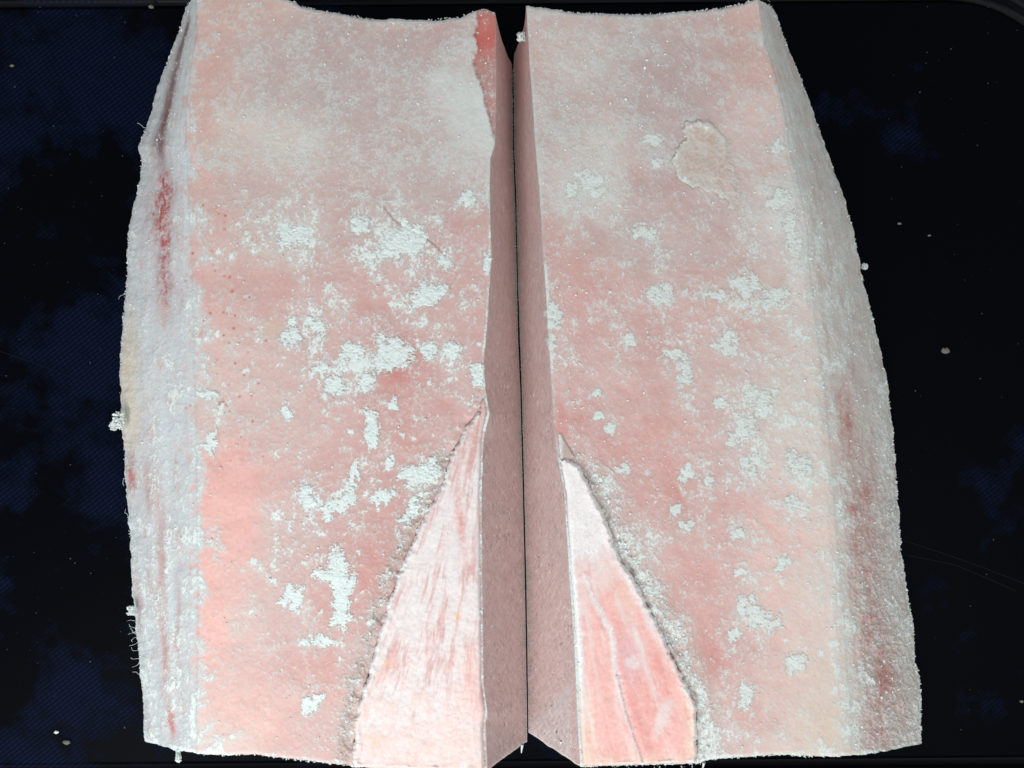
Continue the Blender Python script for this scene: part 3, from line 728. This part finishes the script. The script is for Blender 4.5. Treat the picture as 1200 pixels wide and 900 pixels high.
        right = (gx > np.interp(gy, [y for x, y in vein], [x for x, y in vein]))
        wt = blend(wt, .5 * np.exp(-((dv - 10) / 11) ** 2) * right * smooth(700, 760, gy), lin((226, 144, 138)))
        wt = blend(wt, .6 * np.exp(-((gx - 768) / 22) ** 2 - ((gy - 790) / 46) ** 2), lin((236, 158, 150)))
        wt = blend(wt, .55 * np.exp(-((gx - 738) / 16) ** 2 - ((gy - 770) / 30) ** 2), lin((226, 196, 206)))
        wt = blend(wt, .7 * smooth(22, 6, d - 9 * (dE < 20)) * smooth(790, 830, gy), lin((244, 216, 196)))
        wt = blend(wt, .7 * np.exp(-((gx - 733) / 12) ** 2 - ((gy - 697) / 14) ** 2), lin((238, 196, 170)))
        wt = blend(wt, .85 * smooth(.1, .7, fine + .4 * med) * np.exp(-(((gx - (678 + .22 * (gy - 575))) / 11) ** 2 + ((gy - 590) / 34) ** 2)), lin((226, 150, 138)))
        wt = blend(wt, .7 * np.exp(-((seg_dist(gx + 2 * fine, gy, [(688,672),(692,690),(702,715),(706,735)]) / 4) ** 2)), lin((222, 150, 150)))
        wt = blend(wt, .55 * smooth(.0, .9, strand), lin((228, 160, 154))); wt = blend(wt, .6 * smooth(.1, 1.0, -streak), lin((244, 222, 216)))
        wt = wt * (1 + .05 * fine[..., None] * np.array([.3, 1, 1])); wt = blend(wt, .4 * smooth(.0, 1.2, fbm(gx, gy, 10, seed + 95, 4, .7)), lin((244, 218, 208)))
        dv = dv + 1.6 * fbm(gx, gy, 9, seed + 97, 3, .7)
        wf = .85 * smooth(6, .5, dv + 2.0 * fine) * smooth(905, 780, gy) + .5 * smooth(3, .5, dv + fine) * smooth(780, 880, gy)
        dv2 = seg_dist(gx + 3 * fine, gy + 4 * med, [(672,640),(684,700),(694,760),(702,820),(706,890)])
        wf = np.maximum(wf, .55 * smooth(5, 0, dv2 + 2 * fine) * smooth(880, 720, gy))
        dv3 = seg_dist(gx + 3 * fine, gy + 4 * med, [(690,640),(722,700),(752,770),(776,840)])
        wf = np.maximum(wf, .45 * smooth(6, 0, dv3 + 3 * fine + 2 * med))
        wf = np.maximum(wf, .95 * smooth(15, 6, dE + 3.4 * fine + 2.5 * med) * smooth(900, 790, gy))
        wf = np.maximum(wf, .9 * smooth(735, 630, gy + 34 * med + 26 * fine + .35 * np.abs(gx - 690)))
        wf = np.maximum(wf, .9 * smooth(17, 4, np.where(dE < 12, 20, d) + 4 * fine + 3 * med) * smooth(820, 720, gy))
        wf = np.maximum(wf, .35 * smooth(.5, 1.1, fine)); wf = np.maximum(wf, .6 * smooth(.25, 1.0, -streak + .3 * fine) * smooth(900, 700, gy))
        for x, y, a, b in ((777,840,8,26),(742,778,10,7)):
            wf = np.maximum(wf, .6 * smooth(1.3, .5, ell(gx + 3 * fine, gy + 5 * med, x, y, a, b, 20 if a != b else 0) + .45 * fine))
        wz = wz - .0010 * np.exp(-((dv - 3) / 3) ** 2) * right * smooth(760, 800, gy)
    wf = np.maximum(wf, .95 * np.exp(-((d - 3) / (4.5 + 3.5 * np.clip(med, -.6, 1))) ** 2) * np.clip(ridge_n + .25, 0, 1) * (dE > 12))
    wz = wz + rise * ((.00016 * streak * (1 if sg > 0 else .4) + .00005 * fine + .0004 * med) + .0002 * np.clip(wf, 0, 1))
    WV = W(gx, gy, wz).reshape(-1, 3)
    f = grid_faces(*gx.shape)
    ok = ((d > -.4) & (dB > -.3)).ravel()[f].all(1)
    vv, ff, tt, fr_ = compact(WV, f[ok][:, ::-1], wt.reshape(-1, 3), np.clip(wf, 0, 1).ravel())
    make_mesh('fat_wedge', vv, ff, M_wedge, root, tt, fr_)
    PART[root.name] = (tf, side)
    sel = (d > 1)
    zmap_write(gx[sel], gy[sel], wz[sel])
    return root

left = build_slab(L, 'frosted pink frozen meat block with a bare red strip at its top inner corner', LEFT_CTRL, LEFT_CLUMPS, LEFT_WEDGE, 100)
right = build_slab(R, 'frosted pink frozen meat block with grey outer side and pale plaque near its top', RIGHT_CTRL, RIGHT_CLUMPS, RIGHT_WEDGE, 900)
# fill pinholes of the height map
for _ in range(3):
    z = ZMAP
    nb = np.maximum.reduce([np.roll(z, 1, 0), np.roll(z, -1, 0), np.roll(z, 1, 1), np.roll(z, -1, 1)])
    nmn = np.minimum.reduce([np.roll(z, 1, 0), np.roll(z, -1, 0)]); nmn2 = np.minimum.reduce([np.roll(z, 1, 1), np.roll(z, -1, 1)])
    hole = (z < np.maximum(nmn, nmn2) - .0008)
    ZMAP[hole] = np.maximum(nmn, nmn2)[hole]
zs = (ZMAP + np.roll(ZMAP, 1, 0) + np.roll(ZMAP, -1, 0) + np.roll(ZMAP, 1, 1) + np.roll(ZMAP, -1, 1)) / 5

# ------------------------------------------------------------------ frost clumps: ragged crusts standing on the flesh
def frost_clump(parent, x, y, a, b, rot, thick, solid, seed, name='frost_patch', tint=(226, 236, 234), cover=1.0):
    R_ = max(a, b) * 1.5 + 3
    st = .8
    gx, gy = np.meshgrid(np.arange(x - R_, x + R_, st), np.arange(y - R_, y + R_, st))
    wx = gx + .22 * min(a, b) * fbm(gx, gy, 14, seed, 3); wy = gy + .22 * min(a, b) * fbm(gx, gy, 14, seed + 3, 3)
    rs = np.random.default_rng(seed); tt_ = math.radians(rot)
    e = ell(wx, wy, x, y, a * (.35 + .55 * solid), b * (.35 + .55 * solid), rot)
    for _ in range(int(3 + 9 * (1 - solid) + max(a, b) / 9)):
        ua, ra = rs.uniform(0, 6.28), math.sqrt(rs.uniform(.05, 1)) * .75
        lx, ly = a * ra * math.cos(ua), b * ra * math.sin(ua); q = rs.uniform(.16, .45)
        e = np.minimum(e, ell(wx, wy, x + lx * math.cos(tt_) - ly * math.sin(tt_), y + lx * math.sin(tt_) + ly * math.cos(tt_), a * q + 2, b * q + 2, rot + rs.normal(0, 40)) * .9 + .08)
    n1 = fbm(gx, gy, 9, seed + 6, 4, .8); n2 = fbm(gx, gy, 2.6, seed + 9, 2, .7)
    h = (1.0 - e) * 1.05 + (.62 - .34 * solid) * n1 + .42 * n2 - (1 - solid) * .18 - .08
    hh = np.clip(h, -.4, .5)
    z = zmap_read(gx, gy) + np.where(h > 0, thick * .001 * (.25 * np.sqrt(np.clip(hh, 0, 1)) + .45 * np.clip(hh, 0, 1) * (1 + .5 * n1)) + .00020 * n2, -.0004)
    ok = (h > -.12)
    f = grid_faces(*gx.shape)
    f = f[ok.ravel()[f].all(1)]
    if len(f) < 6: return None
    V = W(gx, gy, z).reshape(-1, 3)
    t = blend(np.broadcast_to(lin((212, 182, 176)), gx.shape + (3,)), smooth(-.05, .30, h + .1 * n2), lin(tint)) * (1 + .04 * n1)[..., None]
    vv, ff, tt, fr_ = compact(V, f[:, ::-1], t.reshape(-1, 3), (cover * np.clip(.12 + 1.3 * hh + .2 * n1, 0, 1)).ravel())
    return make_mesh(name, vv, ff, M_crust, parent, tt, fr_)
for i, c in enumerate(LEFT_CLUMPS): frost_clump(PART[left.name][0], *c, 3000 + 20 * i)
for i, c in enumerate(RIGHT_CLUMPS): frost_clump(PART[right.name][0], *c[:5], c[5] * .7, c[6], 5000 + 20 * i, tint=(214, 218, 213), cover=.6)

# pale icy plaque with a raised lip on the right slab
def plaque():
    poly = [(802,143),(818,139),(838,146),(850,158),(866,166),(880,180),(884,200),(876,222),(868,240),(855,243),(842,228),(824,222),(806,217),(794,210),(789,192),(790,174),(800,164)]
    gx, gy = np.meshgrid(np.arange(782, 892, .9), np.arange(132, 252, .9))
    n0 = fbm(gx, gy, 12, 7001, 4, .6); n2 = fbm(gx, gy, 3.5, 7003, 3, .65)
    d = poly_sd(gx + 4 * n0 + n2, gy + 4 * fbm(gx, gy, 12, 7011, 4, .6) + n2, poly)
    fade = smooth(872, 838, gx - .2 * (gy - 190))
    z = zmap_read(gx, gy) + np.where(d > 0, (.0008 * np.sqrt(np.clip(d / 3, 0, 1)) * fade - .0005 * (1 - fade) + .0004 * n2 * (1 - fade) + .0004 * np.exp(-((d - 4) / 3.5) ** 2) * fade + .00014 * n2 + .0002 * n0), -.0005)
    f = grid_faces(*gx.shape); f = f[(d > -.8).ravel()[f].all(1)]
    t = blend(np.broadcast_to(lin((208, 184, 172)), gx.shape + (3,)), .7 * smooth(830, 866, gx + 8 * n0), lin((216, 186, 176)))
    t = blend(t, .6 * np.exp(-(((gx - 826) / 18) ** 2 + ((gy - 160) / 14) ** 2)), lin((206, 184, 164)))
    t = t * (1 + .09 * n0 + .05 * n2)[..., None]
    t = blend(t, .5 * smooth(.3, 1, n2) * np.exp(-(((gx - 808) / 12) ** 2 + ((gy - 186) / 10) ** 2)), lin((150, 130, 110)))
    fr_ = np.clip(.36 + .32 * n0 + .3 * n2 + .35 * np.exp(-((d - 5) / 4) ** 2) * fade, 0, 1)
    vv, ff, tt, fr_ = compact(W(gx, gy, z).reshape(-1, 3), f[:, ::-1], t.reshape(-1, 3), fr_.ravel())
    o = make_mesh('ice_plaque', vv, ff, M_flesh, PART[right.name][0], tt, fr_)
    o['label'] = 'cream coloured raised ice plaque'
plaque()

# ------------------------------------------------------------------ loose grains of ice
t_ = (1 + 5 ** .5) / 2
ICO_V = np.array([(-1,t_,0),(1,t_,0),(-1,-t_,0),(1,-t_,0),(0,-1,t_),(0,1,t_),(0,-1,-t_),(0,1,-t_),(t_,0,-1),(t_,0,1),(-t_,0,-1),(-t_,0,1)]) / math.hypot(1, t_)
ICO_F = np.array([(0,11,5),(0,5,1),(0,1,7),(0,7,10),(0,10,11),(1,5,9),(5,11,4),(11,10,2),(10,7,6),(7,1,8),(3,9,4),(3,4,2),(3,2,6),(3,6,8),(3,8,9),(4,9,5),(2,4,11),(6,2,10),(8,6,7),(9,8,1)])
def rand_rot(n, r):
    q = r.normal(size=(n, 4)); q /= np.linalg.norm(q, axis=1, keepdims=True)
    a, b, c, d = q.T
    return np.stack([np.stack([1-2*(c*c+d*d), 2*(b*c-a*d), 2*(b*d+a*c)], -1), np.stack([2*(b*c+a*d), 1-2*(b*b+d*d), 2*(c*d-a*b)], -1),
                     np.stack([2*(b*d-a*c), 2*(c*d+a*b), 1-2*(b*b+c*c)], -1)], 1)
def grains(name, pos, size, mat, parent, seed, stretch=1.0):
    r = np.random.default_rng(seed); n = len(pos)
    v = ICO_V[None] * (1 + .28 * r.normal(size=(n, 12, 1)).clip(-1.5, 1.5))
    sc = r.uniform(.65, 1.25, (n, 1, 3)); sc[..., 0] *= stretch
    v = v * sc * size[:, None, None]
    v = np.einsum('nij,nkj->nki', rand_rot(n, r), v)
    v = v + pos[:, None]
    f = ICO_F[None] + (np.arange(n) * 12)[:, None, None]
    o = make_mesh(name, v.reshape(-1, 3), f.reshape(-1, 3), mat, parent, smooth_shade=False)
    o['kind'] = 'stuff'
    return o

def scatter(S, ctrl, wedge, n, seed):
    r = np.random.default_rng(seed)
    x = r.uniform(130, 1085, n * 6); y = r.uniform(-4, 900, n * 6)
    lo = np.minimum(S['sil'](y), S['edge'](y)) + 2; hi = np.maximum(S['sil'](y), S['edge'](y)) - 2
    m = (x > lo) & (x < hi); x, y = x[m], y[m]
    _, dens = field(x, y, ctrl, 27.0)
    sd = poly_sd(x, y, wedge)
    out = np.abs(x - S['ridge'](y)) * (np.sign(x - S['ridge'](y)) == np.sign(S['sil'](y) - S['ridge'](y)))
    p = .25 + .6 * dens ** 1.5 + 1.3 * np.exp(-((sd + 9) / 11) ** 2) * (y > 500) + (.8 * smooth(5, 40, out) * smooth(350, 800, y) if S['sgn'] < 0 else .25 * smooth(5, 40, out))
    p = p * (sd < 4)
    p = p * np.clip(.55 + .8 * fbm(x, y, 24, seed + 1, 4), .03, 2)
    m = r.uniform(0, 1.6, len(x)) < p; x, y, sd, out = x[m][:n], y[m][:n], sd[m][:n], out[m][:n]
    z = zmap_read(x, y)
    size = .00012 + .00019 * r.exponential(.8, len(x)).clip(0, 3.2)
    size *= 1 + .7 * np.exp(-((sd + 10) / 9) ** 2) + (.35 * smooth(20, 70, out) * smooth(450, 800, y) if S['sgn'] < 0 else 0)
    m = z > .006
    return W(x[m], y[m], z[m] + .25 * size[m]), size[m]
p, s = scatter(L, LEFT_CTRL, LEFT_WEDGE, 9000, 41); grains('ice_grains', p, s, M_crystal, left, 42)
p, s = scatter(R, RIGHT_CTRL, RIGHT_WEDGE, 14000, 43); grains('ice_grains', p, s, M_crystal, right, 44)

# rime needles fringing the outer outline and the ends
def fringe(S, parent, seed, n):
    r = np.random.default_rng(seed)
    y = r.uniform(0, 868, n); x = S['sil'](y) + S['sgn'] * r.uniform(-.5, 2.0, n)
    dens = np.clip(.4 + .8 * fbm(y, y * 0 + 2, 40, seed, 3), 0, 1) * (1 if S['sgn'] > 0 else 1) + (smooth(550, 750, y) if S['sgn'] < 0 else 0)
    m = r.uniform(0, 1, n) < dens; x, y = x[m], y[m]
    z = r.uniform(.004, .014, len(x)); size = .00014 + .00016 * r.exponential(.7, len(x)).clip(0, 2.5)
    a = W(x, y, z)
    xb = r.uniform(min(S['edge'](896), S['ridge'](884)), max(S['edge'](896), S['ridge'](884)), n // 4)
    b = W(xb, S['bot'](xb) + r.uniform(-1.5, .8, len(xb)), H - r.uniform(.0015, .004, len(xb)))
    xt = r.uniform(min(S['edge'](10), S['ridge'](0)), max(S['edge'](10), S['ridge'](0)), n // 4)
    c = W(xt, S['top'](xt) + r.uniform(-.8, 1.5, len(xt)), H - r.uniform(.0015, .004, len(xt)))
    pos = np.concatenate([a, b, c]); sz = np.concatenate([size, np.full(len(b) + len(c), .0003) * r.uniform(.6, 1.5, len(b) + len(c))])
    grains('rime_fringe', pos, sz, M_crystal, PART[parent.name][1], seed + 1, 2.2)
fringe(L, left, 51, 550); fringe(R, right, 53, 1000)
# rime gathered in the narrow gap between the blocks
for S_, par_, sd_ in ((L, left, 57), (R, right, 58)):
    r_ = np.random.default_rng(sd_); n_ = 3200
    y_ = r_.uniform(80, 862, n_); k_ = r_.uniform(0, 1, n_) < np.clip(.45 + .7 * fbm(y_, y_ * 0, 60, sd_, 4), .05, 1); y_ = y_[k_]
    z_ = r_.exponential(.0022, len(y_)).clip(0, .008) + .0008; x_ = S_['foot'](y_) + (S_['edge'](y_) - S_['foot'](y_)) * z_ / H
    grains('gap_rime', W(x_ + S_['sgn'] * .7, y_, z_), r_.uniform(.00012, .00032, len(y_)), M_rime, par_, sd_ + 5, 1.5)

# ------------------------------------------------------------------ hanging frost bits at the outlines
def tube(name, pts, rad, mat, parent=None, n=6):
    P = np.array(pts, float); k = len(P)
    T = np.gradient(P, axis=0); T /= np.linalg.norm(T, axis=1, keepdims=True) + 1e-12
    up = np.array([.13, .21, .97]); A = np.cross(T, up); A /= np.linalg.norm(A, axis=1, keepdims=True) + 1e-9; B = np.cross(T, A)
    ang = np.arange(n) / n * 2 * np.pi
    rad = np.broadcast_to(rad, (k,))
    V = P[:, None] + rad[:, None, None] * (np.cos(ang)[None, :, None] * A[:, None] + np.sin(ang)[None, :, None] * B[:, None])
    f = [(i * n + j, i * n + (j + 1) % n, (i + 1) * n + (j + 1) % n, (i + 1) * n + j) for i in range(k - 1) for j in range(n)]
    return make_mesh(name, V, f, mat, parent)

def lump(name, parent, x, y, z, sx, sy, sz, seed, mat):
    u = np.linspace(0, 2 * np.pi, 25)[:-1]; w = np.linspace(.04, np.pi - .04, 13)
    U, Wd = np.meshgrid(u, w)
    d = np.stack([np.sin(Wd) * np.cos(U), np.sin(Wd) * np.sin(U), np.cos(Wd)], -1)
    rr = 1 + .55 * fbm(d[..., 0] * 10 + 50, d[..., 1] * 10 + d[..., 2] * 7 + 50, 5, seed, 3)
    V = d * rr[..., None] * np.array([sx, sy, sz]) + W(x, y, z)
    f = []
    for i in range(12):
        for j in range(24):
            f.append((i * 24 + j, (i + 1) * 24 + j, (i + 1) * 24 + (j + 1) % 24, i * 24 + (j + 1) % 24))
    return make_mesh(name, V, f, mat, parent)
for i, (par, x, y, z, sx, sy) in enumerate(((left,139,493,.016,3.6,6.0),(left,133,499,.014,2.2,2.6),(left,154,716,.014,2.4,3.0),(left,209,885,.033,1.3,4.2),
                                   (right,611,43,.036,2.4,2.6),(right,1013,312,.0022,1.6,1.6))):
    rt = np.random.default_rng(600 + i); n = 90
    px_, py_ = x + sx * rt.normal(size=n).clip(-1.6, 1.6), y + sy * rt.normal(size=n).clip(-1.6, 1.6)
    grains('frost_tuft', W(px_, py_, z + .0012 * rt.normal(size=n)), rt.uniform(.0003, .0009, n), M_crystal, par, 620 + i, 1.4)
r = np.random.default_rng(5)
for k in range(16):
    y0 = [728, 735, 741, 747, 752, 762, 770, 776, 150, 345, 640, 605, 560, 790, 738, 744][k]
    x0 = float(L['sil'](y0)) + 1
    pts = [W(x0, y0, .016)]
    ang = r.uniform(2.5, 3.8); p = np.array([x0, y0])
    for j in range(7):
        ang += r.normal(0, .55); p = p + 1.7 * np.array([math.cos(ang), -math.sin(ang)])
        pts.append(W(p[0], p[1], .016 + .0008 * j * r.uniform(-1, 1)))
    tube('frost_fibre', pts, .00011, M_crystal, left, 5)
for (x0, y0, dx, dy, par) in ((612,872,-1,10,left), (663,862,2,14,right), (658,868,-2,9,right), (825,893,-2,10,right)):
    tube('frost_fibre', [W(x0 + dx * k / 5, y0 + dy * k / 5, .030 - .001 * k) for k in range(6)], np.linspace(.0009, .0003, 6), M_crystal, par, 7)

# grey chip of flesh above the right wedge
def chip():
    poly = [(653,508),(658,506),(677,538),(668,537),(655,540)]
    gx, gy = np.meshgrid(np.arange(650, 681, .8), np.arange(503, 544, .8))
    n2 = fbm(gx, gy, 5, 8003, 3, .6); d = poly_sd(gx + .6 * n2, gy, poly)
    z = H - .0024 + .0031 * np.sqrt(np.clip(d / 3, 0, 1)) + .00015 * n2
    f = grid_faces(*gx.shape); f = f[(d > -.6).ravel()[f].all(1)]
    t = blend(np.broadcast_to(lin((196, 166, 158)), gx.shape + (3,)), smooth(662, 655, gx + n2), lin((224, 226, 226)))
    vv, ff, tt, fr_ = compact(W(gx, gy, z).reshape(-1, 3), f[:, ::-1], t.reshape(-1, 3), np.clip(.25 + .2 * n2, 0, 1).ravel())
    make_mesh('loose_chip', vv, ff, M_flesh, right, tt, fr_)
chip()

# ------------------------------------------------------------------ crumbs lying on the tray
def crumb(x, y, size, seed, mat, label, group=None):
    o = lump('crumb', None, x, y, size * .3, size * .8, size * .5, size * .35, seed, mat)
    o['label'] = label; o['category'] = 'crumb'
    if group: o['group'] = group
    return o
crumb(1108, 411, .0034, 71, M_crumb, 'largest pale crumb lying alone on the dark tray right of the blocks')
crumb(78, 870, .0026, 72, M_crumb, 'yellowish crumb on the tray near its lower left rim')
crumb(66, 858, .0017, 73, M_crystal, 'small white crumb just above the yellowish one at lower left')
crumb(177, 8, .0020, 74, M_crumb, 'beige crumb at the top edge left of the left block')
crumb(1054, 262, .0014, 75, M_crumb, 'pale crumb right of the right block at upper right')
crumb(1089, 276, .0011, 76, M_crumb, 'tiny pale crumb below the one at upper right of tray')
crumb(14, 77, .0015, 77, M_crumb, 'tan crumb near the left edge of the tray, upper part')
crumb(1197, 822, .0015, 78, M_crumb, 'pale crumb at the far right edge near the bottom')
rr_ = np.random.default_rng(91)
n = 230
x = np.concatenate([rr_.uniform(0, 150, 160), rr_.uniform(1040, 1200, 70)]); y = rr_.uniform(0, 880, n)
ok = (x < L['sil'](y) - 8) | (x > R['sil'](y) + 8); x, y = x[ok], y[ok]
sz = .00008 + .00013 * rr_.exponential(1, len(x)).clip(0, 3)
d = grains('ice_dust', W(x, y, .3 * sz), sz, M_dust, None, 92)
d['label'] = 'fine ice dust sprinkled over the dark tray'; d['category'] = 'ice dust'
# knife scratches in the tray floor
for pts in ([(-20,405),(40,425),(100,448)], [(1055,632),(1110,650),(1160,668),(1215,690)], [(1060,650),(1120,662),(1190,692)], [(126,318),(142,336)]):
    pp = np.array(pts, float); tt = np.linspace(0, len(pp) - 1, 14)
    xs = np.interp(tt, np.arange(len(pp)), pp[:, 0]); ys = np.interp(tt, np.arange(len(pp)), pp[:, 1])
    o = tube('scratch', W(xs, ys, np.full(14, .0001)), .00022, M_scratch, tray, 5)
